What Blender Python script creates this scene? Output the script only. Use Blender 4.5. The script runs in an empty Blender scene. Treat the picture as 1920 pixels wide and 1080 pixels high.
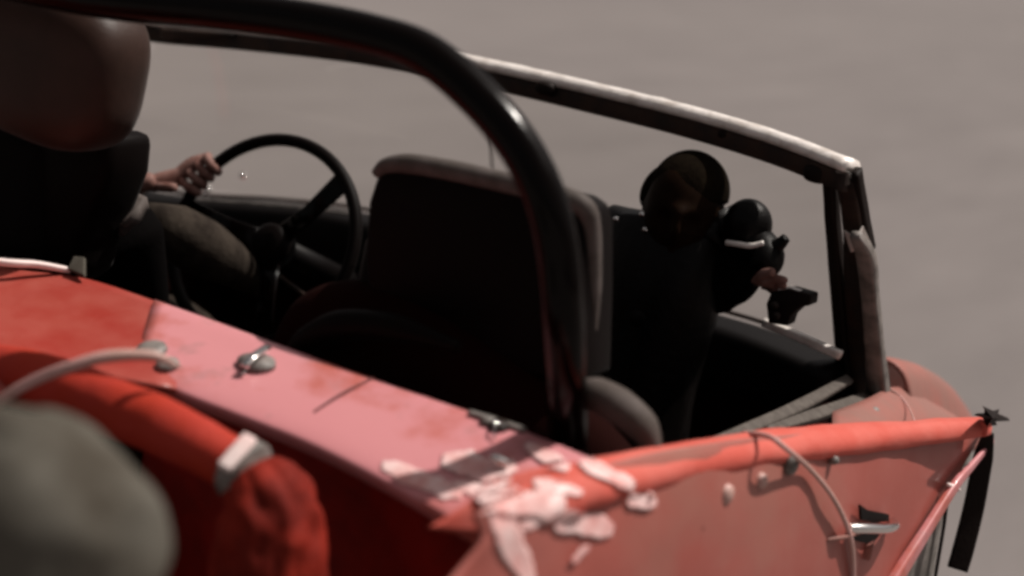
import bpy, bmesh, math, random
from mathutils import Vector, Matrix, Euler, noise
random.seed(4)
SC = bpy.context.scene
COL = SC.collection

# ------------------------------------------------------------------ camera, sky, sun, exposure
CAM = Vector((1.35, -1.69, 1.45))
YAW, PIT, ROL, FPX = math.radians(26.85), math.radians(13.0), math.radians(9.3), 3230.0   # FPX: focal length in pixels of the 1920 wide photo
FW = Vector((-math.sin(YAW)*math.cos(PIT), math.cos(YAW)*math.cos(PIT), -math.sin(PIT)))
_r = Vector((math.cos(YAW), math.sin(YAW), 0)); _u = _r.cross(FW)
RT = _r*math.cos(ROL) + _u*math.sin(ROL)
UP = _u*math.cos(ROL) - _r*math.sin(ROL)
cd = bpy.data.cameras.new('camera'); cam = bpy.data.objects.new('camera', cd); COL.objects.link(cam)
cam.matrix_world = Matrix(((RT.x, UP.x, -FW.x, CAM.x), (RT.y, UP.y, -FW.y, CAM.y), (RT.z, UP.z, -FW.z, CAM.z), (0, 0, 0, 1)))
cd.sensor_width = 36; cd.lens = FPX/1920*36; cd.clip_start = .02; cd.clip_end = 3000
cd.dof.use_dof = True; cd.dof.focus_distance = 2.45; cd.dof.aperture_fstop = 1.9
SC.camera = cam

SUN_DIR = Vector((.50, .60, 1.45)).normalized()          # towards the sun: ahead of the car, to its right, high
el = math.asin(SUN_DIR.z); az = math.atan2(SUN_DIR.x, SUN_DIR.y)
w = bpy.data.worlds.new('World'); SC.world = w; w.use_nodes = True
nt = w.node_tree; nt.nodes.clear()
sky = nt.nodes.new('ShaderNodeTexSky'); sky.sky_type = 'NISHITA'; sky.sun_disc = False
sky.sun_elevation = el; sky.sun_rotation = az; sky.dust_density = 5; sky.air_density = 1
hs = nt.nodes.new('ShaderNodeHueSaturation'); hs.inputs['Saturation'].default_value = .12
tint = nt.nodes.new('ShaderNodeMix'); tint.data_type = 'RGBA'; tint.blend_type = 'MULTIPLY'; tint.inputs[0].default_value = 1
tint.inputs[7].default_value = (1.0, .93, .90, 1)
bg = nt.nodes.new('ShaderNodeBackground'); bg.inputs['Strength'].default_value = .05
out = nt.nodes.new('ShaderNodeOutputWorld')
nt.links.new(sky.outputs[0], hs.inputs['Color']); nt.links.new(hs.outputs[0], tint.inputs[6])
nt.links.new(tint.outputs[2], bg.inputs[0]); nt.links.new(bg.outputs[0], out.inputs[0])
sd = bpy.data.lights.new('sun', 'SUN'); sd.energy = 4.4; sd.angle = math.radians(.6); sd.color = (1, .93, .86)
sun = bpy.data.objects.new('sun', sd); COL.objects.link(sun); sun.rotation_euler = (-SUN_DIR).to_track_quat('-Z', 'Y').to_euler()
SC.view_settings.view_transform = 'Standard'; SC.view_settings.look = 'None'
SC.view_settings.exposure = .1; SC.view_settings.gamma = 1; SC.view_settings.use_curve_mapping = False
try: SC.cycles.filter_width = 3.2
except Exception: pass

# ------------------------------------------------------------------ helpers
def A(px, py, x=None, y=None, z=None, pl=None, off=0.0):
    """point of the place seen at photo pixel px,py on the plane x=, y=, z= or pl=(point, normal)"""
    q = FW + RT*((px-960)/FPX) + UP*((540-py)/FPX)
    if pl: t = (pl[0]-CAM).dot(pl[1])/q.dot(pl[1])
    elif x is not None: t = (x-CAM.x)/q.x
    elif y is not None: t = (y-CAM.y)/q.y
    else: t = (z-CAM.z)/q.z
    p = CAM + q*t
    return p + pl[1]*off if (pl and off) else p
def plane(a, b, c):
    n = (b-a).cross(c-a).normalized()
    if n.dot(CAM-a) < 0: n = -n
    return (a, n)
def mb(name, V, F, m, parent=None, smooth=True, sol=0, off=0, bev=0, sub=0):
    me = bpy.data.meshes.new(name); me.from_pydata([tuple(v) for v in V], [], F); me.update()
    bm = bmesh.new(); bm.from_mesh(me); bmesh.ops.recalc_face_normals(bm, faces=bm.faces); bm.to_mesh(me); bm.free()
    me.materials.append(m)
    if smooth: me.polygons.foreach_set('use_smooth', [True]*len(me.polygons))
    o = bpy.data.objects.new(name, me); COL.objects.link(o)
    if parent: o.parent = parent
    if sol:
        s = o.modifiers.new('s', 'SOLIDIFY'); s.thickness = sol; s.offset = off
    if bev:
        b = o.modifiers.new('b', 'BEVEL'); b.width = bev; b.segments = 3; b.limit_method = 'ANGLE'
    if sub:
        s = o.modifiers.new('u', 'SUBSURF'); s.levels = sub; s.render_levels = sub
    return o
def cr(P, n=8):
    P = [Vector(p) for p in P]; Q = [P[0]*2-P[1]]+P+[P[-1]*2-P[-2]]; R = []
    for i in range(1, len(Q)-2):
        a, b, c, d = Q[i-1:i+3]
        for k in range(n):
            t = k/n
            R.append(.5*((2*b)+(c-a)*t+(2*a-5*b+4*c-d)*t*t+(3*b-a-3*c+d)*t**3))
    R.append(P[-1]); return R
def lerp(L, t):
    t = max(0, min(1, t))*(len(L)-1); i = min(int(t), len(L)-2) if len(L) > 1 else 0
    return L[i] if len(L) == 1 else L[i]+(L[i+1]-L[i])*(t-i)
def loft(path, prof, up=Vector((0, 0, 1)), scale=None, cap=True, jit=None):
    """prof: list of (side, up) metres, closed; returns V,F"""
    V, F = [], []; n = len(prof)
    for i, p in enumerate(path):
        T = (path[min(i+1, len(path)-1)]-path[max(i-1, 0)]).normalized()
        S = T.cross(up)
        if S.length < 1e-4: S = T.cross(Vector((1, 0, 0)))
        S.normalize(); U = S.cross(T)
        k = lerp(scale, i/(len(path)-1)) if scale else 1
        for j, (a, b) in enumerate(prof):
            kk = k*(1+(jit(i, j) if jit else 0))
            V.append(p+S*a*kk+U*b*kk)
        if i:
            for j in range(n):
                F.append(((i-1)*n+j, (i-1)*n+(j+1) % n, i*n+(j+1) % n, i*n+j))
    if cap: F.append(tuple(range(n))[::-1]); F.append(tuple(range(len(V)-n, len(V))))
    return V, F
def circ(r, n=16, ry=None):
    ry = ry or r
    return [(r*math.cos(2*math.pi*k/n), ry*math.sin(2*math.pi*k/n)) for k in range(n)]
def rrect(w_, h_, r, n=4):
    P = []
    for cx, cy, a0 in ((w_-r, h_-r, 0), (-w_+r, h_-r, 90), (-w_+r, -h_+r, 180), (w_-r, -h_+r, 270)):
        for k in range(n+1):
            a = math.radians(a0+90*k/n); P.append((cx+r*math.cos(a), cy+r*math.sin(a)))
    return P
def tube(name, path, r, m, parent=None, n=16, smooth=8, scale=None, **k):
    path = cr(path, smooth) if smooth else [Vector(p) for p in path]
    V, F = loft(path, circ(r, n), scale=scale)
    return mb(name, V, F, m, parent, **k)
def grid(name, rows, m, parent=None, sol=.004, fn=None, n=5, off=0, **k):
    """rows of points, refined in both directions by spline"""
    rows = [cr(r, n) for r in rows]
    cols = [cr([r[i] for r in rows], n) for i in range(len(rows[0]))]
    w_, h_ = len(cols), len(cols[0])
    V = [cols[i][j] for j in range(h_) for i in range(w_)]
    if fn: V = [fn(v) for v in V]
    F = [(j*w_+i, j*w_+i+1, (j+1)*w_+i+1, (j+1)*w_+i) for j in range(h_-1) for i in range(w_-1)]
    return mb(name, V, F, m, parent, sol=sol, off=off, **k)
def rbox(name, c, s, m, parent=None, rot=(0, 0, 0), bev=.01, sub=0, fn=None, seg=1):
    bm = bmesh.new(); bmesh.ops.create_cube(bm, size=1)
    if seg > 1: bmesh.ops.subdivide_edges(bm, edges=bm.edges, cuts=seg-1, use_grid_fill=True)
    M = Matrix.Translation(Vector(c)) @ Euler(rot).to_matrix().to_4x4() @ Matrix.Diagonal((*s, 1))
    bm.transform(M)
    V = [v.co.copy() for v in bm.verts]; F = [tuple(v.index for v in f.verts) for f in bm.faces]; bm.free()
    if fn: V = [fn(v) for v in V]
    return mb(name, V, F, m, parent, bev=bev, sub=sub)
def ball(name, c, s, m, parent=None, rot=(0, 0, 0), p=2.0, fn=None, nu=48, nv=32):
    """super-ellipsoid"""
    V, F = [], []; M = Euler(rot).to_matrix()
    sg = lambda a, e: math.copysign(abs(a)**e, a)
    e = 2/p
    for j in range(1, nv):
        ph = math.pi*j/nv-math.pi/2
        for i in range(nu):
            th = 2*math.pi*i/nu
            v = Vector((sg(math.cos(ph), e)*sg(math.cos(th), e), sg(math.cos(ph), e)*sg(math.sin(th), e), sg(math.sin(ph), e)))
            if fn: v = fn(v)
            V.append(v)
    bt, tp = Vector((0, 0, -1)), Vector((0, 0, 1))
    if fn: bt, tp = fn(bt), fn(tp)
    V += [bt, tp]
    for j in range(nv-2):
        for i in range(nu): F.append((j*nu+i, j*nu+(i+1) % nu, (j+1)*nu+(i+1) % nu, (j+1)*nu+i))
    a = len(V)-2
    for i in range(nu):
        F.append((a, (i+1) % nu, i)); F.append((a+1, (nv-2)*nu+i, (nv-2)*nu+(i+1) % nu))
    V = [Vector(c)+M @ Vector((v.x*s[0], v.y*s[1], v.z*s[2])) for v in V]
    return mb(name, V, F, m, parent)
def skin(name, J, E_, m, parent=None, sub=2, root=0):
    """J: list of (point, radius)"""
    me = bpy.data.meshes.new(name); me.from_pydata([tuple(j[0]) for j in J], E_, []); me.update(); me.materials.append(m)
    o = bpy.data.objects.new(name, me); COL.objects.link(o)
    if parent: o.parent = parent
    o.modifiers.new('skin', 'SKIN').use_smooth_shade = True
    for i, d in enumerate(me.skin_vertices[0].data):
        r = J[i][1]; d.radius = (r, r) if not isinstance(r, tuple) else r; d.use_root = (i == root)
    s = o.modifiers.new('u', 'SUBSURF'); s.levels = sub; s.render_levels = sub
    return o
def empty(name, loc, label, cat, group=None):
    o = bpy.data.objects.new(name, None); COL.objects.link(o)
    o.location = loc; o['label'] = label; o['category'] = cat
    if group: o['group'] = group
    return o
def under(root, objs):
    """parent world-space meshes to an Empty that stands at its own base"""
    for o in objs:
        o.parent = root; o.matrix_parent_inverse = Matrix.Translation(-root.location)

# ------------------------------------------------------------------ materials
def mat(name, col, rough=.5, metal=0, coat=0, spec=.5, c2=None, ns=20, lo=.4, hi=.6, bump=0, bs=200, rv=0, sheen=0, c3=None, ns3=6, lo3=.5, hi3=.7, det=6):
    m = bpy.data.materials.new(name); m.use_nodes = True; t = m.node_tree; b = t.nodes['Principled BSDF']
    b.inputs['Base Color'].default_value = (*col, 1); b.inputs['Roughness'].default_value = rough
    b.inputs['Metallic'].default_value = metal; b.inputs['Coat Weight'].default_value = coat
    b.inputs['Coat Roughness'].default_value = .12; b.inputs['Specular IOR Level'].default_value = spec
    b.inputs['Sheen Weight'].default_value = sheen; b.inputs['Sheen Roughness'].default_value = .35
    tc = t.nodes.new('ShaderNodeTexCoord')
    def nz(s, d=det):
        n = t.nodes.new('ShaderNodeTexNoise'); n.inputs['Scale'].default_value = s; n.inputs['Detail'].default_value = d
        n.inputs['Roughness'].default_value = .6; t.links.new(tc.outputs['Object'], n.inputs['Vector']); return n
    src = None
    for cc, s, l, h in ((c2, ns, lo, hi), (c3, ns3, lo3, hi3)):
        if cc is None: continue
        r = t.nodes.new('ShaderNodeMapRange'); r.inputs['From Min'].default_value = l; r.inputs['From Max'].default_value = h
        t.links.new(nz(s).outputs['Fac'], r.inputs['Value'])
        x = t.nodes.new('ShaderNodeMix'); x.data_type = 'RGBA'; x.inputs[7].default_value = (*cc, 1)
        if src: t.links.new(src, x.inputs[6])
        else: x.inputs[6].default_value = (*col, 1)
        t.links.new(r.outputs[0], x.inputs[0]); src = x.outputs[2]
    if src: t.links.new(src, b.inputs['Base Color'])
    if rv:
        r = t.nodes.new('ShaderNodeMapRange'); r.inputs['To Min'].default_value = max(.05, rough-rv); r.inputs['To Max'].default_value = rough+rv
        r.inputs['From Min'].default_value = .3; r.inputs['From Max'].default_value = .7
        t.links.new(nz(ns*1.7).outputs['Fac'], r.inputs['Value']); t.links.new(r.outputs[0], b.inputs['Roughness'])
    if bump:
        bn = t.nodes.new('ShaderNodeBump'); bn.inputs['Strength'].default_value = bump; bn.inputs['Distance'].default_value = .004
        t.links.new(nz(bs).outputs['Fac'], bn.inputs['Height']); t.links.new(bn.outputs[0], b.inputs['Normal'])
    return m
RED = (.42, .030, .022); DUST_SHEEN = (.60, .235, .25)
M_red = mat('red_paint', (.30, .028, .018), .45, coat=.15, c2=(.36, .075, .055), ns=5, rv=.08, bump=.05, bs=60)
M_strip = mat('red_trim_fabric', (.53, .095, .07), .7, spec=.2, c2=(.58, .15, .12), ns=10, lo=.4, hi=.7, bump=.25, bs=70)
M_deck = mat('dust_and_sheen_red_paint', DUST_SHEEN, .42, coat=.25, c2=(.46, .115, .09), ns=4.2, lo=.50, hi=.60, rv=.1, bump=.06, bs=70, c3=(.40, .19, .19), ns3=22, lo3=.58, hi3=.8)  # pink base holds painted sky sheen along with dust
M_door = mat('door_paint', (.33, .078, .06), .5, coat=.08, c2=(.36, .11, .09), ns=6, lo=.4, hi=.7, rv=.1, bump=.08, bs=40, c3=(.30, .12, .09), ns3=3, lo3=.5, hi3=.75)
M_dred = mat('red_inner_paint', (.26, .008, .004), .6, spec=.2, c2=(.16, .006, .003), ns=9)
M_hose = mat('red_fabric_hose', (.38, .035, .022), .7, spec=.2, c2=(.36, .028, .012), ns=12, bump=.3, bs=60)
M_duct = mat('shaded_red_fabric', (.24, .018, .009), .75, spec=.15, c2=(.12, .008, .004), ns=14, bump=.5, bs=50)  # hose fabric with the shading of the duct put into a darker colour
M_faded = mat('faded_red_paint', (.30, .11, .09), .6, spec=.2, c2=(.25, .12, .10), ns=9, rv=.1)
M_black = mat('black_vinyl', (.003, .002, .002), .5, spec=.12, bump=.12, bs=260)
M_seat = mat('black_leather', (.0028, .0014, .0012), .5, spec=.06, sheen=.02, bump=.15, bs=220)
M_brownl = mat('brown_leather', (.034, .015, .010), .5, spec=.25, sheen=.1, c2=(.024, .010, .006), ns=14, bump=.12, bs=180)
M_tub = mat('dark_carpet', (.010, .0015, .001), .95, spec=.05, bump=.4, bs=300)
M_roll = mat('black_enamel', (.002, .001, .0008), .15, spec=.11, rv=.06, bump=.04, bs=120)
M_alu = mat('weathered_aluminium', (.86, .80, .76), .40, metal=.15, c2=(.55, .48, .43), ns=40, lo=.45, hi=.75, rv=.12, bump=.3, bs=160)
M_chrome = mat('chrome', (.8, .78, .76), .12, metal=1)
M_rub = mat('black_rubber', (.008, .004, .003), .6, spec=.12, bump=.2, bs=150)
M_brown = mat('brown_stained_metal', (.035, .018, .012), .5, metal=.0, spec=.2, c2=(.018, .012, .010), ns=24, bump=.3, bs=80)
M_seal = mat('grey_rubber_seal', (.21, .185, .17), .55, c2=(.10, .09, .08), ns=30, bump=.3, bs=90)
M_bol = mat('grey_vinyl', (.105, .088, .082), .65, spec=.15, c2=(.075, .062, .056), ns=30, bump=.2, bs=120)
M_sill = mat('dull_grey_seal', (.105, .09, .078), .6, spec=.2, c2=(.07, .058, .05), ns=60)
M_grey = mat('grey_olive_cover', (.098, .090, .075), .85, spec=.1, c2=(.052, .044, .034), ns=9, bump=.1, bs=60)
M_pale = mat('pale_tape_and_highlight', (.90, .74, .71), .45, c2=(.82, .5, .48), ns=18, lo=.5, hi=.8, bump=.15, bs=120)
M_tape = mat('scuffed_white_tape', (.84, .60, .58), .45, c2=(.68, .30, .28), ns=26, lo=.44, hi=.66, bump=.1, bs=90, det=10)
M_pipe = mat('pale_piping', (.60, .34, .32), .5, c2=(.46, .28, .24), ns=12)
M_skin = mat('skin', (.24, .135, .115), .6, spec=.15, c2=(.17, .08, .065), ns=60)
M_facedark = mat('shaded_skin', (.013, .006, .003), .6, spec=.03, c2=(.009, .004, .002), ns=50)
M_cloth = mat('black_cloth', (.002, .0015, .0015), .9, spec=.03, bump=.3, bs=120)
M_jacket = mat('black_leather_jacket', (.0016, .0008, .0006), .42, spec=.14, bump=.4, bs=70)
M_trous = mat('grey_brown_trousers', (.040, .031, .024), .9, spec=.1, c2=(.018, .013, .01), ns=26, bump=.5, bs=90)
M_knit = mat('dark_knit_cap', (.006, .004, .0025), .95, spec=.02, c2=(.010, .007, .004), ns=40, bump=.6, bs=220)
M_cuff = mat('pale_cuff', (.6, .5, .46), .5)
M_greyfab = mat('grey_padded_vinyl', (.11, .092, .086), .7, spec=.1, c2=(.08, .065, .058), ns=20, bump=.2, bs=90)
M_line = mat('dark_seam', (.10, .02, .018), .7)
M_glass = bpy.data.materials.new('windscreen_glass'); M_glass.use_nodes = True
g = M_glass.node_tree; g.nodes.clear()
go = g.nodes.new('ShaderNodeOutputMaterial'); gm = g.nodes.new('ShaderNodeMixShader'); gt = g.nodes.new('ShaderNodeBsdfTransparent'); gg = g.nodes.new('ShaderNodeBsdfGlossy')
gt.inputs[0].default_value = (.93, .93, .92, 1); gg.inputs['Roughness'].default_value = .05; gm.inputs[0].default_value = .05
g.links.new(gt.outputs[0], gm.inputs[1]); g.links.new(gg.outputs[0], gm.inputs[2]); g.links.new(gm.outputs[0], go.inputs[0])

# ------------------------------------------------------------------ ground
def ground_mat():
    m = bpy.data.materials.new('grey_concrete'); m.use_nodes = True; t = m.node_tree; b = t.nodes['Principled BSDF']
    b.inputs['Roughness'].default_value = .9; b.inputs['Specular IOR Level'].default_value = .15
    tc = t.nodes.new('ShaderNodeTexCoord')
    mp = t.nodes.new('ShaderNodeMapping'); mp.inputs['Rotation'].default_value = (0, 0, -YAW); mp.inputs['Scale'].default_value = (1, .22, 1)   # brushed lengthwise
    t.links.new(tc.outputs['Object'], mp.inputs['Vector'])
    def nz(s, d):
        n = t.nodes.new('ShaderNodeTexNoise'); n.inputs['Scale'].default_value = s; n.inputs['Detail'].default_value = d
        n.inputs['Roughness'].default_value = .65; t.links.new(mp.outputs[0], n.inputs['Vector']); return n
    def ramp(n, a, ca, bb, cb):
        r = t.nodes.new('ShaderNodeValToRGB'); r.color_ramp.elements[0].position = a; r.color_ramp.elements[0].color = (*ca, 1)
        r.color_ramp.elements[1].position = bb; r.color_ramp.elements[1].color = (*cb, 1); t.links.new(n.outputs['Fac'], r.inputs[0]); return r
    r1 = ramp(nz(.13, 3), .35, (.155, .139, .134), .65, (.178, .160, .153))
    r2 = ramp(nz(1.9, 8), .32, (.89, .885, .89), .68, (1.10, 1.095, 1.10))
    x = t.nodes.new('ShaderNodeMix'); x.data_type = 'RGBA'; x.blend_type = 'MULTIPLY'; x.inputs[0].default_value = 1
    t.links.new(r1.outputs[0], x.inputs[6]); t.links.new(r2.outputs[0], x.inputs[7]); t.links.new(x.outputs[2], b.inputs['Base Color'])
    return m
V = []; F = []
S = 1500
go_ = mb('ground', [(-S, -S, 0), (S, -S, 0), (S, S, 0), (-S, S, 0)], [(0, 1, 2, 3)], ground_mat(), smooth=False)
go_['kind'] = 'structure'

# ------------------------------------------------------------------ the car
car = empty('convertible_car', (0, 0, 0), 'wrecked open red convertible with black roll bar and bent windscreen frame', 'car')

# ---- rear deck
DF = [(-330, 400), (-150, 455), (0, 497), (159, 520), (348, 583), (520, 645), (700, 710), (830, 753), (952, 794), (1118, 861)]
zf = .87
front = [A(px, py, z=zf) for px, py in DF]
P_deck = plane(A(348, 583, z=zf), A(952, 794, z=zf), A(600, 832, z=.825))
DR = [(250, 690), (341, 731), (455, 775), (574, 822), (700, 884), (811, 946), (905, 1003)]
DFr = [(290, 562), (400, 601), (520, 645), (700, 710), (830, 755), (970, 803), (1125, 866)]
rows = []
for k, t in enumerate((0, .33, .66, .93)):
    rows.append([A(a[0]+(b[0]-a[0])*t, a[1]+(b[1]-a[1])*t, pl=P_deck, off=.004*math.sin(math.pi*t)) for a, b in zip(DFr, DR)])
edge = [A(*b, pl=P_deck) for b in DR]
rows.append([e+Vector((.0, -.001, -.006)) for e in edge]); rows.append([e+Vector((0, .012, -.022)) for e in edge])
rows.insert(0, [p+Vector((0, .010, -.022)) for p in rows[0]])
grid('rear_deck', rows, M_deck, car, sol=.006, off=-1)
# ---- rear wing, the deck turning down on the driver's side
wing = []
W0 = [(-330, 395), (-150, 450), (0, 500), (159, 522), (330, 578)]
W1 = [(-330, 470), (-150, 520), (0, 560), (140, 580), (335, 630)]
W2 = [(-330, 570), (-150, 590), (0, 620), (120, 630), (330, 665)]
W3 = [(-330, 670), (-150, 665), (0, 690), (110, 672), (330, 700)]
W4 = [(-330, 800), (-150, 790), (0, 757), (120, 700), (330, 728)]
for i, (W, ys) in enumerate(((W0, 0), (W1, .30), (W2, .62), (W3, .85), (W4, 1.0))):
    r_ = []
    for j, (px, py) in enumerate(W):
        f = 1-j/4
        base = A(px, py, pl=P_deck)
        bul = .030*math.sin(math.pi*ys*.9)*min(1, f*1.3)+.0014*(1-f)
        r_.append(base+(CAM-base).normalized()*(bul+.10*ys*f))
    wing.append(r_)
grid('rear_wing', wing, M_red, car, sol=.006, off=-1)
# edge trim with painted white highlight and grey corner trim at the front of the wing
V, F = loft(cr([A(-120, 470, z=.876), A(0, 491, z=.876), (A(70, 496, z=.876)), A(132, 507, z=.872)]), rrect(.006, .0045, .003), scale=[1, 1, .8]); mb('edge_trim', V, F, M_pale, car)
mb('corner_trim', [A(128, 506, z=.875), A(160, 520, z=.874), A(160, 484, z=.892), A(140, 482, z=.888)], [(0, 1, 2, 3)], M_grey, car, sol=.006, smooth=False, bev=.002)
# pale piping
tube('piping', [A(-60, 800, y=-.36), A(0, 752, y=-.36), A(60, 716, y=-.355), A(130, 688, y=-.35), A(205, 668, y=-.33), A(290, 668, y=-.30), A(340, 690, y=-.28)], .0062, M_pipe, car, scale=[.9, 1.0, 1.0, 1.0, 1.1, .9, .25])
# ---- fasteners
def snap(px, py, r, kind):
    c = A(px, py, pl=P_deck, off=.012)
    n = P_deck[1]; side = (A(px+20, py-16, pl=P_deck)-A(px, py, pl=P_deck)).normalized()
    if kind == 'turn':
        V, F = loft([c-n*.010, c-n*.004, c-n*.002], circ(r*1.25, 18, r*.9), up=side); base = mb('turn_button', V, F, M_seal, car)
        V, F = loft(cr([c-side*r*1.2+n*.003, c-side*r*.3+n*.006, c+side*r*1.2+n*.004], 5), rrect(.0055, .003, .002), up=n)
        mb('toggle', V, F, M_chrome, base)
        V, F = loft([c-side*r*1.5-n*.006, c-side*r*.9-n*.004], circ(.0022, 8), up=n); mb('pin', V, F, M_chrome, base)
    else:
        V, F = loft([c-n*.010, c-n*.004, c-n*.0015], circ(r, 18), up=side, scale=[1, .9, .5]); mb('turn_button', V, F, M_seal if kind == 'dull' else M_brown, car)
snap(482, 690, .020, 'turn'); snap(285, 662, .020, 'dull'); snap(315, 690, .015, 'dull'); snap(935, 806, .012, 'dark'); snap(915, 797, .009, 'dull')
tube('toggle_wire', [A(938, 800, pl=P_deck, off=.01), A(930, 815, pl=P_deck, off=.016), A(926, 832, pl=P_deck, off=.006)], .0014, M_chrome, car, n=8)
tube('deck_seam', [A(590, 778, pl=P_deck, off=.0045), A(640, 748, pl=P_deck, off=.0065), A(700, 713, pl=P_deck, off=.003)], .0013, M_line, car, n=6)
V, F = loft(cr([A(880, 774, z=.871), A(930, 789, z=.872), A(985, 808, z=.871)]), rrect(.004, .003, .002)); mb('edge_seal', V, F, M_seal, car)

# ---- dark red panel below the deck
pa, pb_ = A(341, 735, z=.815)+Vector((0, .05, 0)), A(811, 950, z=.815)+Vector((0, .05, 0))
P_rear = plane(pa, pb_, pa+Vector((0, -.03, -.5)))
rr = [(290, 700), (400, 740), (560, 800), (700, 860), (830, 930), (960, 1000)]
rows = [[A(px, py, pl=P_rear)+Vector((0, 0, .02-.12*k))+Vector((0, -.02*math.sin(k*1.3)*math.sin(i*1.7), 0)) for i, (px, py) in enumerate(rr)] for k in range(6)]
grid('rear_panel', rows, M_dred, car, sol=.006)
# ---- corner cap, strap and folded flap at the cockpit corner
P_cor = plane(A(920, 935, z=.855), A(1090, 905, z=.872), A(860, 1010, z=.82))
grid('corner_cap', [[A(905, 915, pl=P_cor, off=.004), A(1000, 880, pl=P_cor, off=.006), A(1120, 862, pl=P_cor, off=.006)],
                    [A(850, 960, pl=P_cor, off=.006), A(960, 935, pl=P_cor, off=.012), A(1150, 900, pl=P_cor, off=.008)],
                    [A(800, 990, pl=P_cor, off=.002), A(900, 1005, pl=P_cor, off=.004), A(1010, 972, pl=P_cor, off=.0)]], M_strip, car, sol=.004, off=-1)
# ---- door: rolled top rail
rail_px = [(905, 975, .650), (1000, 938, .672), (1090, 905, .69), (1180, 883, .70), (1300, 856, .72), (1420, 835, .745), (1540, 822, .775), (1660, 812, .81), (1770, 802, .85), (1846, 796, .885)]
rail = cr([A(px, py, x=x) for px, py, x in rail_px], 6)
prof = [(-.022, .006), (-.020, .012), (-.012, .0145), (-.002, .0125), (.004, .0135), (.014, .009), (.022, .001), (.0245, -.007), (.024, -.018), (.019, -.0215), (.012, -.016), (.000, -.006), (-.012, .001)]
door_rail_V, door_rail_F = loft(rail, prof, scale=[.8, .95, 1.0, .98, .95, .92, .9, .85, .78, .6], jit=lambda i, j: .16*noise.noise(Vector((i*.35, j*.35, 0))))
door = mb('door_skin', [], [], M_door, car)   # replaced below
bpy.data.objects.remove(door)
P_door = plane(A(1000, 975, x=.688), A(1800, 835, x=.862), A(1000, 975, x=.688)+Vector((.02, 0, -.4)))
top = [(905, 1012), (1000, 968), (1090, 935), (1180, 906), (1300, 878), (1460, 855), (1600, 843), (1720, 832), (1838, 822)]
mid = [(850, 1085), (960, 1060), (1060, 1040), (1160, 1020), (1270, 1000), (1400, 985), (1520, 980), (1625, 985), (1706, 1000)]
bot = [(740, 1200), (860, 1190), (960, 1185), (1070, 1180), (1180, 1175), (1300, 1170), (1420, 1170), (1500, 1175), (1600, 1185)]
bo2 = [(600, 1400), (700, 1395), (820, 1390), (930, 1385), (1040, 1380), (1150, 1375), (1260, 1370), (1360, 1370), (1440, 1380)]
rows = []
for k, (L, o_) in enumerate(((top, .0), (mid, .014), (bot, .018), (bo2, .0))):
    rows.append([A(px, py, pl=P_door, off=o_*min(1, i*.4)) for i, (px, py) in enumerate(L)])
rows.insert(0, [p+Vector((-.012, 0, .022)) for p in rows[0]])
def dent(v):
    return v + P_door[1]*(.0035*noise.noise(v*7)+.0012*noise.noise(v*30))
door = grid('door', rows, M_door, car, sol=.005, off=-1, fn=dent, n=6)
mb('top_rail', door_rail_V, door_rail_F, M_strip, door)
# front edge bar of the door
ebar = cr([A(1843, 822, pl=P_door, off=.016), A(1800, 868, pl=P_door, off=.018), A(1765, 905, pl=P_door, off=.020), (A(1706, 992, pl=P_door, off=.022)), A(1650, 1080, pl=P_door, off=.022), A(1560, 1230, pl=P_door, off=.022)], 6)
V, F = loft(ebar, rrect(.011, .006, .004), up=P_door[1], scale=[.35, .6, .85, 1.0, 1.25, 1.4]); mb('edge_bar', V, F, M_deck, door)
tube('edge_ring', [A(1755, 902, pl=P_door, off=.018), A(1765, 905, pl=P_door, off=.022), A(1776, 912, pl=P_door, off=.018)], .003, M_pale, door, n=8)
# inner brace seen ahead of the bar
Pb = (P_door[0]-P_door[1]*.03, P_door[1])
grid('door_liner', [[A(1790, 860, pl=Pb), A(1815, 850, pl=Pb), A(1822, 850, pl=Pb)], [A(1690, 960, pl=Pb), A(1740, 955, pl=Pb), A(1772, 950, pl=Pb)], [A(1600, 1100, pl=Pb), A(1680, 1100, pl=Pb), A(1744, 1100, pl=Pb)], [A(1520, 1250, pl=Pb), A(1600, 1250, pl=Pb), A(1720, 1250, pl=Pb)]], M_seal, door, sol=.004)
tube('door_cable', [A(1800, 850, pl=Pb, off=.01), A(1768, 925, pl=Pb, off=.01), A(1757, 990, pl=Pb, off=.01), A(1742, 1080, pl=Pb, off=.01), A(1730, 1160, pl=Pb, off=.01)], .0028, M_rub, door, n=8)
# hanging rubber flap and torn bracket at the tip
xt = .888
V, F = loft(cr([A(1853, 812, x=xt), A(1843, 860, x=xt), A(1826, 950, x=xt+.004), A(1806, 1030, x=xt+.006), A(1795, 1068, x=xt+.006)], 6), rrect(.0155, .005, .003), up=-FW, scale=[.55, .95, 1, 1.02, 1])
mb('rubber_flap', V, F, M_rub, door)
c = (1858, 783); star = []
for k, rr_ in enumerate((34, 12, 20, 11, 26, 12, 30, 10, 40, 14, 18, 9)):
    a = 2*math.pi*k/12-.1+.16*math.sin(k*1.9)
    star.append(A(c[0]+rr_*math.cos(a), c[1]-rr_*math.sin(a)*.9, x=xt+.004*math.sin(k*2.1)))
star.append(A(c[0], c[1], x=xt+.012))
mb('torn_bracket', star, [(k, (k+1) % 12, 12) for k in range(12)], M_rub, door, sol=.006, smooth=False)
rbox('rail_end', A(1845, 803, x=.89), (.014, .012, .022), M_strip, door, bev=.003)
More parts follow.
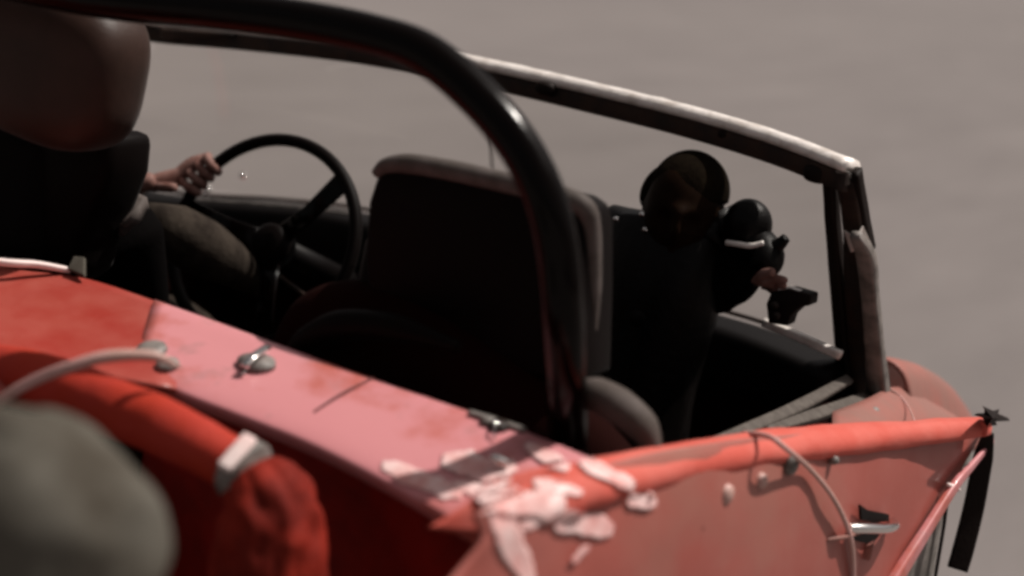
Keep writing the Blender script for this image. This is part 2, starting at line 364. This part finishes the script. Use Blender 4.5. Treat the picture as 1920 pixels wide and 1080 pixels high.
# handle: slot, chrome pull, bracket
n = P_door[1]; sx = (A(1650, 975, pl=P_door)-A(1560, 985, pl=P_door)).normalized(); sy = n.cross(sx)
hd = []
slot = [A(*p, pl=P_door, off=.0195) for p in ((1586, 938), (1600, 948), (1640, 956), (1640, 968), (1612, 972), (1588, 966))]
h0 = mb('door_handle', slot, [tuple(range(6))], M_black, door, sol=.004, smooth=False)
tube('pull', [A(1570, 984, pl=P_door, off=.016), A(1588, 978, pl=P_door, off=.030), A(1615, 976, pl=P_door, off=.036), A(1640, 974, pl=P_door, off=.030), A(1652, 972, pl=P_door, off=.018)], .0068, M_chrome, h0, n=14)
tube('pull_rod', [A(1530, 1006, pl=P_door, off=.014), A(1550, 997, pl=P_door, off=.024), A(1580, 990, pl=P_door, off=.022)], .003, M_faded, h0, n=10)
mb('recess', [A(*p, pl=P_door, off=.0185) for p in ((1572, 985), (1632, 984), (1618, 1003), (1598, 1010), (1575, 1004))], [tuple(range(5))], M_black, h0, sol=.003, smooth=False)
rbox('bracket', A(1605, 1025, pl=P_door, off=.018), (.012, .018, .022), M_faded, h0, rot=(0, 0, .2), bev=.003)
# small rivets and a knob on the skin
for px, py, r, m_ in ((1353, 924, .0125, M_pipe), (1418, 899, .010, M_pipe), (1476, 868, .014, M_seal), (1208, 925, .004, M_pipe), (1300, 985, .003, M_rub), (1555, 860, .006, M_seal)):
    cc = A(px, py, pl=P_door, off=.004)
    V, F = loft([cc-n*.002, cc+n*.006, cc+n*.009], circ(r, 16), up=sx, scale=[1.1, .9, .45]); mb('rivet', V, F, m_, door)

# ---- torn white tape round the corner
bpy.context.view_layer.update()
DG = bpy.context.evaluated_depsgraph_get()
BODY = ('rear_deck', 'corner_cap', 'door', 'top_rail')
def body_hit(px, py, lift):
    q = (FW + RT*((px-960)/FPX) + UP*((540-py)/FPX)).normalized(); o_ = CAM
    for _ in range(6):
        ok, loc, nn, _i, ob, _m = SC.ray_cast(DG, o_, q)
        if not ok: return None
        if ob.name.split('.')[0] in BODY:
            if nn.dot(q) > 0: nn = -nn
            return loc + nn*lift
        o_ = loc + q*.002
    return None
def tape(L, wd, seed=0, m_=None, lift=.0016):
    """scuffed tape pressed flat on the bodywork"""
    P = cr([Vector((x, y, 0)) for x, y in L], 14); V = []; F = []; idx = {}; K = 10
    for i, p in enumerate(P):
        T = (P[min(i+1, len(P)-1)]-P[max(i-1, 0)]).normalized(); S_ = Vector((-T.y, T.x, 0))
        t = i/(len(P)-1); e = min(1, .45+3*min(t, 1-t))
        for k in range(K+1):
            u = (k/K-.5)*2
            w_ = wd*.86*e*(1+.35*noise.noise(Vector((i*.22, seed*3.1, u*.4+math.copysign(5, u))))+.12*noise.noise(Vector((i*.9, seed, math.copysign(9, u)))))
            h = body_hit(p.x+S_.x*w_*u, p.y+S_.y*w_*u, lift)
            if h is not None: idx[(i, k)] = len(V); V.append(h)
    for i in range(len(P)-1):
        for k in range(K):
            q = [(i, k), (i, k+1), (i+1, k+1), (i+1, k)]
            if all(c in idx for c in q):
                f = [idx[c] for c in q]
                if max((V[f[a]]-V[f[(a+1) % 4]]).length for a in range(4)) < .022: F.append(tuple(f))
    par = list(range(len(V)))
    def root(a):
        while par[a] != a: a = par[a]
        return a
    for f in F:
        for a in f[1:]: par[root(a)] = root(f[0])
    for g_ in sorted({root(f[0]) for f in F}):            # every torn piece is a part of its own
        fs = [f for f in F if root(f[0]) == g_]
        if len(fs) < 8: continue
        us = sorted({a for f in fs for a in f}); ix = {a: n for n, a in enumerate(us)}
        mb('torn_tape', [V[a] for a in us], [tuple(ix[a] for a in f) for f in fs], m_ or M_tape, car, sol=.0004)
for n_, (L, wd) in enumerate((([(716, 872), (770, 893), (815, 912), (866, 930)], 19), ([(828, 866), (880, 874), (925, 888), (966, 872)], 27),
        ([(985, 838), (1025, 860), (1066, 882)], 15), ([(1086, 868), (1130, 888), (1184, 912)], 16), ([(890, 930), (950, 940), (1000, 948), (1056, 944)], 29),
        ([(850, 908), (900, 925), (945, 950), (985, 965)], 17), ([(922, 930), (940, 975), (958, 1020), (988, 1092)], 29), ([(1035, 982), (1085, 980), (1146, 992)], 26),
        ([(1172, 936), (1196, 940), (1226, 942)], 16), ([(1068, 1054), (1080, 1038), (1098, 1022)], 7), ([(975, 990), (1010, 972), (1045, 955)], 12),
        ([(1000, 905), (1040, 915), (1090, 925)], 12))):
    tape(L, wd, seed=n_+1, lift=.0014+.0007*(n_ % 5))
cg = A(938, 886, pl=P_deck, off=.016)
ball('metal_stud', cg, (.012, .006, .005), M_chrome, car, rot=(0, .3, .5))

# ---- engine bay behind the deck: grey cover, red hose with clamp
ball('engine_cover', A(40, 1035, y=-.78), (.105, .085, .108), M_grey, car, rot=(0, .35, 0), p=2.4, fn=lambda v: v*(1+.09*noise.noise(v*1.7)+.03*noise.noise(v*5)))
hp = cr([A(-60, 690, y=-.20), A(60, 712, y=-.24), A(170, 748, y=-.28), A(270, 785, y=-.30), A(360, 828, y=-.31), A(440, 872, y=-.31)], 8)
V, F = loft(hp, circ(.030, 20), scale=[1.1, 1.15, 1.1, 1.05, .98, .9], jit=lambda i, j: .07*noise.noise(Vector((i*.25, j*.35, 1)))); hose = mb('air_hose', V, F, M_hose, car)
d = (hp[-1]-hp[-6]).normalized(); c0 = hp[-1]+d*.012
V, F = loft([c0-d*.012, c0-d*.009, c0+d*.009, c0+d*.012], circ(.034, 24), scale=[.93, 1, 1, .93]); clamp = mb('hose_clamp', V, F, M_seal, car)
tocam = (CAM-c0).normalized()*.9+Vector((0, 0, .45)); tocam = (tocam-d*tocam.dot(d)).normalized(); sd_ = d.cross(tocam)
pc = c0+tocam*.034
V, F = loft([pc-sd_*.022, pc-sd_*.019, pc+sd_*.019, pc+sd_*.022], rrect(.0085, .003, .002), up=tocam, scale=[.85, 1, 1, .85]); mb('clamp_plate', V, F, M_pale, clamp)
dp = cr([c0+d*.008, A(497, 935, y=-.31), A(505, 1000, y=-.31), A(505, 1100, y=-.31), A(500, 1260, y=-.31)], 14)
V, F = loft(dp, circ(.035, 48), scale=[.9, 1.35, 1.6, 1.7, 1.7], jit=lambda i, j: .10*noise.noise(Vector((i*.12+j*.05, math.sin(j*.131)*2.2, math.cos(j*.131)*2.2)))+.045*math.sin(j*1.05+math.sin(i*.2)*1.5)*min(1, i/12)+.03*math.sin(j*2.3+i*.11))
mb('crumpled_duct', V, F, M_duct, car)
rbox('engine_bay_wall', (-.10, -.02, .55), (1.2, .03, .5), M_tub, car, bev=.004)
rbox('engine_bay_floor', (.0, -.45, .42), (1.3, .8, .03), M_tub, car, bev=.004)
for sx_ in (-.66, ):
    rbox('rear_side_wall', (sx_, -.5, .55), (.03, .8, .5), M_red, car, bev=.01)

# ---- cockpit tub
rbox('cockpit_floor', (0, .48, .30), (1.26, 1.1, .03), M_tub, car, bev=.004)
rbox('rear_bulkhead', (-.02, .0, .58), (1.24, .03, .52), M_tub, car, bev=.01)
rbox('firewall', (-.05, 1.06, .52), (1.26, .03, .46), M_tub, car, bev=.004)
rbox('inner_door_trim', (.640, .50, .515), (.03, 1.10, .47), M_tub, car, bev=.01)
rbox('inner_door_trim', (-.685, .50, .54), (.03, 1.10, .44), M_tub, car, bev=.01)
rbox('left_door', (-.73, .52, .47), (.05, 1.1, .46), M_red, car, bev=.02)
rbox('centre_tunnel', (0, .5, .42), (.22, 1.0, .24), M_tub, car, bev=.04)
# dash and cowl
dtop = cr([A(170, 322, y=.98), A(330, 362, y=1.02), (A(520, 376, y=1.04)), A(700, 398, y=1.05), A(1000, 480, y=1.05), A(1300, 570, y=1.02), A(1440, 612, y=1.0), A(1590, 672, y=.97)], 6)
V, F = loft(dtop, rrect(.055, .05, .02)); V = [v+Vector((0, -.05, -.052)) for v in V]; dash = mb('dashboard', V, F, M_black, car)
V, F = loft(dtop, circ(.004, 8)); V = [v+Vector((0, .01, .001)) for v in V]; mb('cowl_seal', V, F, M_brown, dash)
V, F = loft(cr([A(1432, 604, y=.80), A(1500, 632, y=.80), A(1576, 666, y=.80)]), rrect(.008, .0065, .003)); mb('bright_strip', V, F, M_alu, dash)
V, F = loft(cr([A(350, 374, y=.90), A(520, 386, y=.91), A(660, 402, y=.92)]), rrect(.003, .003, .002)); mb('dash_trim', V, F, M_seal, dash)
for px, py in ((385, 352), (1205, 432), (1212, 463)): pass
for px, py, yy, s_ in ((385, 353, .96, .013), (410, 420, .0, 0),):
    if s_: ball('chrome_knob', A(px, py, y=yy), (s_, s_*.6, s_*.55), M_chrome, dash)
for px, py in ((520, 491), (469, 434)):
    ball('chrome_knob', A(px, py, y=.86), (.006, .006, .005), M_chrome, dash)
tube('bright_lever', [A(450, 428, y=.84), A(470, 436, y=.82), A(482, 444, y=.82)], .0022, M_alu, dash, n=8)
tube('gear_rod', [A(500, 500, y=.70), A(540, 530, y=.66), A(575, 556, y=.62), A(602, 574, y=.60)], .0035, M_brown, car, n=8)
# left door pad, pale
V, F = loft(cr([A(-40, 400, x=-.45), A(5, 420, x=-.45), A(12, 470, x=-.45), A(0, 520, x=-.45)]), circ(.02, 12)); mb('door_pad', V, F, M_brown, car)

# ---- windscreen
hpx = [(180, 26, .70), (300, 48, .74), (460, 62, .78), (690, 88, .81), (920, 132, .82), (1130, 180, .80), (1300, 222, .77), (1460, 270, .74), (1596, 322, .70)]
H = cr([A(px, py, y=yy) for px, py, yy in hpx], 8)
frame = mb('windscreen_frame', *loft([p+Vector((0, -.004, -.016)) for p in H], rrect(.012, .014, .004)), M_brown, car)
V, F = loft([p+Vector((0, .002, .004)) for p in H], [(-.018, -.004), (-.020, .004), (-.012, .011), (.002, .0145), (.016, .012), (.022, .002), (.020, -.004)], jit=lambda i, j: .10*noise.noise(Vector((i*.9, j*1.3, 3))))
mb('header_trim', V, F, M_alu, frame)
for px, py, yy, s_ in ((1024, 166, .79, .015), (1532, 326, .71, .017), (1360, 252, .75, .010), (330, 64, .74, .014)):
    ball('roof_catch', A(px, py, y=yy), (s_*1.2, s_*.9, s_*.8), M_rub, frame, p=2.6)
V, F = loft(cr([A(305, 62, y=.72), A(350, 64, y=.73), A(440, 66, y=.76)]), rrect(.009, .008, .004), scale=[1.1, 1, .5]); mb('visor_hinge', V, F, M_brown, frame)
# pillar on the passenger side, three strips side by side
def pillar(name, L, wd, dp_, m_, parent, sc=None):
    V, F = loft(cr(L, 6), rrect(wd, dp_, min(wd, dp_)*.5), up=Vector((0, 1, .3)), scale=sc, jit=lambda i, j: .06*noise.noise(Vector((i*.5, j*.8, wd*900))))
    return mb(name, V, F, m_, parent)
pillar('pillar_seal', [A(1556, 336, y=.705), A(1563, 430, y=.77), A(1574, 560, y=.87), A(1590, 735, y=.99)], .0095, .012, M_rub, frame, [.9, 1, 1.1, 1.3])
pillar('pillar', [A(1590, 330, y=.70), A(1603, 430, y=.765), A(1608, 560, y=.865), A(1622, 740, y=.985)], .0155, .012, M_brown, frame, [1, 1, 1.15, 1.2])
pillar('pillar_trim', [A(1604, 440, y=.715), A(1624, 482, y=.76), A(1633, 570, y=.83), A(1640, 650, y=.88), A(1648, 742, y=.95)], .0115, .009, M_seal, frame, [.7, 1.2, 1.1, 1.2, 1.5])
pillar('pillar_gasket', [A(1606, 322, y=.69), A(1619, 400, y=.745), A(1632, 468, y=.79)], .006, .010, M_rub, frame)
pillar('pillar_gasket', [A(1644, 600, y=.88), A(1652, 660, y=.92), A(1662, 728, y=.97)], .004, .008, M_rub, frame, [.5, 1, 1.2])
# bent bright metal piece
mb('bent_metal', [A(1583, 432, y=.735), A(1605, 446, y=.72), (A(1618, 424, y=.735)), A(1612, 468, y=.75), A(1596, 472, y=.755), A(1640, 470, y=.775), A(1622, 505, y=.79)], [(0, 1, 4), (1, 2, 3), (1, 3, 4), (2, 5, 3), (3, 5, 6)], M_alu, frame, sol=.002, smooth=False)
mb('corner_plate', [A(1568, 318, y=.69), A(1592, 322, y=.685), A(1592, 346, y=.69), A(1572, 352, y=.70)], [(0, 1, 2, 3)], M_seal, frame, sol=.004, smooth=False, bev=.001)
# left pillar, mostly outside the picture
pillar('pillar', [H[0], A(130, 120, y=.84), A(60, 300, y=1.0)], .014, .012, M_brown, frame)
# glass
gt_ = [A(300, 66, y=.745), A(690, 104, y=.81), A(1130, 196, y=.80), A(1552, 335, y=.71)]
gb_ = [A(170, 330, y=1.0), A(520, 374, y=1.045), A(1000, 478, y=1.055), A(1580, 662, y=.975)]
grid('glass', [gt_, [(a+b)*.5+Vector((0, .012, .006)) for a, b in zip(gt_, gb_)], gb_], M_glass, frame, sol=0)
tube('antenna', [A(924, 345, y=1.25), A(922, 300, y=1.24), A(917, 228, y=1.22), A(912, 150, y=1.2)], .0024, M_rub, car, n=8)
for px, py in ((389, 315), (455, 330)):
    ball('washer_jet', A(px, py, y=1.10), (.008, .006, .006), M_chrome, car)
# seals and cowl corner at the pillar base
V, F = loft(cr([A(1290, 846, x=.672), A(1400, 806, x=.668), A(1500, 762, x=.664), A(1590, 712, x=.660)]), rrect(.009, .006, .004), scale=[.5, 1, 1.15, .9], up=Vector((.5, -.4, 1))); mb('door_seal', V, F, M_sill, car)
V, F = loft(cr([A(1440, 806, x=.69), A(1530, 778, x=.685), A(1630, 744, x=.68)]), rrect(.009, .005, .003), scale=[.6, 1.1, 1.1], up=Vector((.5, -.4, 1))); mb('door_seal', V, F, M_sill, car)
grid('cowl_corner', [[A(1560, 775, x=.70), A(1620, 752, x=.70), A(1672, 728, x=.70), A(1712, 738, x=.70)], [A(1560, 812, x=.74), A(1640, 806, x=.75), A(1720, 800, x=.76), A(1800, 790, x=.78)], [A(1560, 860, x=.74), A(1640, 850, x=.75), A(1720, 840, x=.76), A(1800, 825, x=.78)]], M_faded, car, sol=.006)
for px, py, r in ((1640, 770, .011), (1610, 781, .004), (1625, 779, .007)):
    ball('body_hole', A(px, py, x=.722), (r*.6, r*1.1, r*.5), M_rub if px < 1635 else M_seal, car)
# front fender and falling nose
fx = [(.50, .73), (.58, .775), (.65, .800), (.70, .785), (.735, .71)]
rows = []
for k, yy in enumerate((1.04, 1.15, 1.3, 1.5, 1.75)):
    rows.append([Vector((x, yy, z-(yy-1.04)*.16-(yy-1.04)**2*.25)) for x, z in fx])
grid('front_fender', rows, M_faded, car, sol=.006, off=-1)
rows = []
for yy, zz in ((1.08, .66), (1.3, .56), (1.6, .42), (2.0, .22)):
    rows.append([Vector((x, yy, zz-abs(x)*.05)) for x in (-.78, -.4, 0, .3, .52)])
grid('bonnet', rows, M_red, car, sol=.006, off=-1)

# ---- roll bar
rpx = [(200, 0, -.10), (400, 18, -.10), (560, 38, -.10), (700, 66, -.10), (800, 102, -.10), (895, 180, -.10), (972, 272, -.10), (1022, 372, -.10), (1046, 480, -.09), (1056, 600, -.08), (1062, 720, -.04), (1066, 830, .02), (1070, 940, .03)]
rp = [A(px, py, y=yy) for px, py, yy in rpx]
left = [Vector((-.64, -.02, .6)), Vector((-.62, -.05, .95)), Vector((-.54, -.08, 1.14)), Vector((-.36, -.10, 1.225))]
V, F = loft(cr(left+rp, 10), circ(.0232, 28)); mb('roll_bar', V, F, M_roll, car)

# ---- seats
def seat(cx, w_, y0, top, mh, mbk):
    o = rbox('seat', (cx, y0+.33, .46), (w_+.06, .46, .13), mbk, car, bev=.04)
    rbox('backrest', (cx, y0+.06, .76), (w_, .12, .54), mbk, o, rot=(-.10, 0, 0), bev=.045)
    return o
s1 = seat(.375, .32, .07, 1.1, M_seat, M_seat)
# headrest of the passenger seat
def slab(name, pts, y0, dep, m_, parent, bev):
    V = [A(px, py, y=y0) for px, py in pts]; n_ = len(V)
    V2 = [v+Vector((0, dep, 0)) for v in V]
    F = [tuple(range(n_)), tuple(range(2*n_-1, n_-1, -1))]+[(i, (i+1) % n_, n_+(i+1) % n_, n_+i) for i in range(n_)]
    return mb(name, V+V2, F, m_, parent, bev=bev)
slab('headrest', [(704, 330), (722, 314), (760, 312), (850, 326), (980, 354), (1060, 376), (1086, 392), (1094, 430), (1094, 560), (1090, 720), (700, 680), (682, 480), (688, 380)], .08, .085, M_seat, s1, .026)
s2 = seat(-.42, .27, .07, 1.1, M_brownl, M_seat)
ball('headrest', A(85, 108, y=.06), (.150, .075, .110), M_brownl, s2, rot=(0, .10, 0), p=3.2)
slab('backrest_upper', [(48, 240), (205, 252), (198, 330), (172, 400), (146, 450), (132, 520), (60, 560), (36, 470), (30, 380)], .10, .10, M_seat, s2, .02)
grid('side_bolster', [[A(206, 372, y=.22), A(240, 364, y=.22), A(278, 380, y=.22)], [A(188, 410, y=.19), A(222, 412, y=.185), A(256, 410, y=.19)], [A(168, 452, y=.18), A(200, 450, y=.18), A(226, 432, y=.18)]], M_bol, s2, sol=.02)
# added grey tube that stands for the lit rim of the passenger headrest
tube('lit_rim_tube', [A(704, 326, y=.082), A(726, 310, y=.082), A(770, 307, y=.082), (A(850, 320, y=.082)), A(980, 349, y=.082), A(1060, 370, y=.082), A(1098, 392, y=.09), A(1108, 440, y=.10), A(1110, 540, y=.11), A(1108, 640, y=.12)], .0125, M_bol, s1, scale=[.5, .8, 1, 1, 1, 1, 1, 1, .9, .5])
# rounded padded humps of the rear shelf
def hump(L, yy, rr_, base_z, m_):
    P = [A(px, py, y=yy) for px, py in L]
    return tube('shelf_hump', P, rr_, m_, car, n=20, scale=[.5, .9, 1, .9, .35])
hump([(540, 675), (575, 640), (640, 610), (740, 615), (860, 650)], .02, .019, .7, M_seat)
hump([(1075, 732), (1115, 738), (1160, 762), (1205, 802), (1232, 862)], .02, .021, .7, M_greyfab)
ball('rear_shelf', A(860, 860, y=.10), (.30, .07, .16), M_tub, car, rot=(0, .3, 0), p=2.5)

# ---- steering wheel
wc = A(492, 451, y=.62); R_ = .176
wn = Vector((.0, -.93, .36)).normalized(); wx = Vector((1, 0, 0)); wy = wn.cross(wx)*-1
if wy.z < 0: wy = -wy
rim = [wc+wx*R_*math.cos(a)+wy*R_*math.sin(a) for a in [2*math.pi*k/64 for k in range(65)]]
V, F = loft(rim, circ(.0108, 14), up=wn, cap=False); sw = mb('steering_wheel', V, F, M_seat, car)
for a in (50, 175, 292):
    a = math.radians(a); p1 = wc+(wx*math.cos(a)+wy*math.sin(a))*R_; p0 = wc-wn*.03
    V, F = loft([p0, p0.lerp(p1, .5)-wn*.004, p1], rrect(.017, .004, .003), up=wn, scale=[1.2, .9, 1.15]); mb('spoke', V, F, M_roll, sw)
V, F = loft([wc-wn*.05, wc-wn*.02, wc-wn*.012], circ(.036, 24), scale=[1, 1, .8]); mb('hub', V, F, M_seat, sw)
V, F = loft([wc-wn*.04, wc-wn*.3], circ(.022, 16)); mb('column', V, F, M_black, sw)

# ------------------------------------------------------------------ people
def head(name, c, s, yaw, pitch, m_, parent):
    """face looks along local -Y"""
    def fn(v):
        x, y, z = v; f = max(0, -y)
        b = lambda cx, cz, sx_, sz_: math.exp(-((x-cx)/sx_)**2-((z-cz)/sz_)**2)*f
        d = .30*b(0, -.10, .13, .26)+.10*b(0, .22, .5, .10)-.13*b(.34, .05, .17, .12)-.13*b(-.34, .05, .17, .12)
        d += .10*b(0, -.52, .26, .08)-.05*b(0, -.44, .3, .05)+.12*b(0, -.80, .28, .16)
        k = 1-.22*max(0, -z)**1.5
        e = .10*math.exp(-((z+.02)/.22)**2-((y-.05)/.16)**2)*abs(x)   # ears
        return Vector((x*k*(1+e), y*(1-.06*max(0, -z))-d, z))
    return ball(name, c, s, m_, parent, rot=(pitch, 0, yaw), p=2.15, fn=fn, nu=72, nv=56)

# driver
drv = empty('person', (-.38, .36, .50), 'driver in dark jacket and grey brown trousers, pale hand on the steering wheel', 'person')
HL = rim[27]                                            # where the left hand grips the rim
hand0 = A(296, 338, y=.60)
J = [((-.38, .30, .56), .115), ((-.40, .24, .74), .105), ((-.38, .26, .90), .12), ((-.43, .25, 1.0), .045), ((-.44, .25, 1.06), .05),
     ((-.55, .30, .90), .05), (tuple(A(60, 395, y=.47)), .038), (A(205, 352, y=.56), .022), (tuple(hand0), .019),
     ((-.27, .27, .86), .045), ((-.30, .36, .66), .038), ((-.36, .52, .62), .028),
     ((-.47, .36, .54), .085), ((-.50, .66, .62), .065), ((-.48, .92, .40), .045),
     ((-.29, .36, .54), .085), ((-.29, .66, .60), .065), ((-.28, .92, .40), .045)]
E1 = [(0, 1), (1, 2), (2, 3), (3, 4), (2, 5), (5, 6), (6, 7), (7, 8), (2, 9), (9, 10), (10, 11), (0, 12), (12, 13), (13, 14), (0, 15), (15, 16), (16, 17)]
ps = [skin('body', [(p, r*.9 if not isinstance(r, tuple) else r) for p, r in J], E1, M_skin)]
ps.append(skin('jacket', [(p, r*1.06) for p, r in J[:4]+J[5:8]+J[9:12]], [(0, 1), (1, 2), (2, 3), (2, 4), (4, 5), (5, 6), (2, 7), (7, 8), (8, 9)], M_cloth))
ps.append(skin('trousers', [((-.38, .30, .55), .125)]+[(p, r*1.08) for p, r in J[12:18]], [(0, 1), (1, 2), (2, 3), (0, 4), (4, 5), (5, 6)], M_trous))
ps.append(head('face', (-.46, .25, 1.11), (.074, .095, .112), math.pi, 0, M_skin, None))
ps.append(ball('hair', (-.46, .24, 1.13), (.082, .10, .10), M_cloth, None))
# the visible right thigh beside the wheel
ps.append(tube('trouser_leg', [A(270, 400, y=.42), A(320, 430, y=.44), A(380, 465, y=.50), A(440, 500, y=.60), A(500, 545, y=.72)], .042, M_trous, None, scale=[.5, 1.05, 1.15, .85, .4]))
# fingers round the rim, thumb along it
tg = lambda a: wc+wx*R_*math.cos(a)+wy*R_*math.sin(a)
def hand(root, pts_from, rimang, m_, spread=.055, r=.0082):
    out_ = []
    for k in range(4):
        a = rimang-spread*1.6+spread*1.9*k
        g0 = tg(a); rad = (g0-wc).normalized()
        knu = g0+rad*.024+wn*(-.004+.004*k)
        L = [Vector(pts_from).lerp(knu, .45), knu, g0+rad*.012-wn*-.018, g0-rad*.012+wn*.018, g0-rad*(.018-.002*k)-wn*.004]
        out_.append(L)
    return out_
palm = Vector(hand0)
JJ = [(tuple(A(268, 346, y=.60)), .016), (tuple(A(300, 335, y=.61)), (.017, .026))]; EE = [(0, 1)]
fi = hand(palm, palm, math.radians(150), M_skin)
for L in fi:
    prev = 1
    for q in L[1:]:
        JJ.append((tuple(q), .0088)); EE.append((prev, len(JJ)-1)); prev = len(JJ)-1
th = [A(296, 350, y=.60), A(318, 352, y=.595), A(334, 353, y=.60)]
prev = 1
for q in th:
    JJ.append((tuple(q), .0092)); EE.append((prev, len(JJ)-1)); prev = len(JJ)-1
ps.append(skin('hand', JJ, EE, M_skin, root=1))
V, F = loft(cr([A(255, 340, y=.60), A(268, 345, y=.60)], 3), circ(.021, 16)); ps.append(mb('cuff', V, F, M_cuff))
ps[-1].name = 'cuff'
under(drv, ps)

# figure in the passenger footwell, facing back
py_ = .74
hc = A(1284, 384, y=py_)
fig = empty('person', (hc.x, hc.y, .35), 'dark figure in a knitted cap and black leather jacket facing backwards by the windscreen', 'person')
sh_l = A(1175, 425, y=py_+.02); sh_r = A(1378, 432, y=py_+.02); nk = A(1290, 440, y=py_)
elb = A(1448, 478, y=py_-.03); wr = A(1425, 520, y=py_-.04)
pel = Vector((hc.x+.02, .70, .50))
J = [(tuple(pel), .10), ((hc.x-.02, .72, .68), .085), (tuple(A(1280, 480, y=py_)), .078), (tuple(nk), .062), (tuple(hc-Vector((0, 0, .04))), .05),
     (tuple(sh_l), .045), (tuple(A(1165, 540, y=py_)), .04), (tuple(A(1230, 620, y=py_-.08)), .033),
     (tuple(sh_r), .036), (tuple(elb), .027), (tuple(wr), .024)]
E2 = [(0, 1), (1, 2), (2, 3), (3, 4), (2, 5), (5, 6), (6, 7), (2, 8), (8, 9), (9, 10)]
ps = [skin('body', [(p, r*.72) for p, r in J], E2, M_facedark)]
ps.append(skin('jacket', [(p, r*1.1) for p, r in J[:4]+J[5:]], [(0, 1), (1, 2), (2, 3), (2, 4), (4, 5), (5, 6), (2, 7), (7, 8), (8, 9)], M_jacket))
toc = math.atan2(CAM.x-hc.x, -(CAM.y-hc.y))
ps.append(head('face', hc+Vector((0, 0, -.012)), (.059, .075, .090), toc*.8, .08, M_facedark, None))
def capfn(v):
    k = .90 if v.z < -.12 else 1
    return Vector((v.x*k, v.y*k, max(v.z, -.2)))
ps.append(ball('knitted_cap', hc+Vector((0, .010, .020)), (.0615, .077, .064), M_knit, None, rot=(-.12, 0, toc), fn=capfn))
ps.append(ball('shoulder_pad', A(1402, 422, y=py_-.01), (.037, .034, .040), M_jacket, None))
ps.append(ball('hair', A(1238, 352, y=py_+.02), (.026, .034, .042), M_knit, None, rot=(0, .4, 0)))
for px, py in ((1155, 411), (1204, 402), (1210, 431), (1211, 464)):
    ps.append(ball('stud', A(px, py, y=py_-.055), (.0052, .004, .0045), M_chrome, None))
ps.append(ball('coat_side', A(1362, 500, y=py_+.03), (.058, .05, .075), M_cloth, None, rot=(0, .25, 0), fn=lambda v: v*(1+.12*noise.noise(v*2.2))))
# bright zip and sleeve flap of the jacket
ps.append(tube('zip', [A(1362, 455, y=py_-.05), A(1385, 458, y=py_-.055), A(1408, 461, y=py_-.05), A(1432, 456, y=py_-.045)], .0042, M_alu, None, n=10))
ps.append(tube('sleeve_flap', [A(1425, 462, y=py_-.03), A(1455, 462, y=py_-.03), A(1474, 446, y=py_-.03)], .010, M_jacket, None, n=12, scale=[1, 1.1, .75]))
# hand on the cowl: palm, four fingers, thumb
hb = A(1420, 522, y=py_-.045)
JJ = [(tuple(hb), (.015, .012)), (tuple(A(1440, 528, y=py_-.05)), (.017, .011))]; EE = [(0, 1)]
for k in range(4):
    prev = 1
    for s_ in range(3):
        q = A(1452+13*s_-2*k, 521+7*k+(3+2*k)*s_, y=py_-.055+.008*k)
        JJ.append((tuple(q), .0072-.0007*s_)); EE.append((prev, len(JJ)-1)); prev = len(JJ)-1
prev = 0
for q in (A(1436, 512, y=py_-.06), A(1452, 510, y=py_-.066)):
    JJ.append((tuple(q), .0075)); EE.append((prev, len(JJ)-1)); prev = len(JJ)-1
ps.append(skin('hand', JJ, EE, M_skin, root=1))
under(fig, ps)

# dark block held on the cowl
hs_ = empty('handset', A(1490, 600, y=.70), 'small dark block with a stub handle held above the dashboard by the capped figure', 'handset')
a_ = slab('casing', [(1445, 548), (1480, 541), (1521, 553), (1519, 573), (1500, 576), (1482, 592), (1476, 612), (1440, 606), (1436, 570)], .69, .035, M_rub, None, .003)
V, F = loft([A(1462, 543, y=.70), A(1482, 539, y=.70), A(1502, 546, y=.70)], rrect(.007, .002, .001)); b_ = mb('top_plate', V, F, M_alu)
c_ = ball('dial', A(1452, 572, y=.685), (.007, .005, .006), M_brown)
d_ = ball('dial', A(1456, 592, y=.685), (.006, .005, .006), M_brown)
under(hs_, [a_, b_, c_, d_])

# string draped over the door
st = tube('string', [A(1395, 812, x=.725), A(1440, 818, x=.765), A(1470, 838, x=.785), A(1500, 872, pl=P_door, off=.012), A(1532, 920, pl=P_door, off=.020), A(1556, 975, pl=P_door, off=.024), A(1568, 1030, pl=P_door, off=.024), A(1572, 1120, pl=P_door, off=.022)], .0034, M_pipe, None, n=8)
st['label'] = 'pale string draped over the red door rail and hanging past the handle'; st['category'] = 'string'
s2_ = tube('string', [A(1668, 728, x=.705), A(1690, 745, x=.72), A(1706, 768, x=.75), A(1716, 792, x=.80)], .0014, M_pipe, None, n=6)
s2_['label'] = 'short thin thread lying at the foot of the windscreen pillar'; s2_['category'] = 'thread'; s2_.name = 'thread'
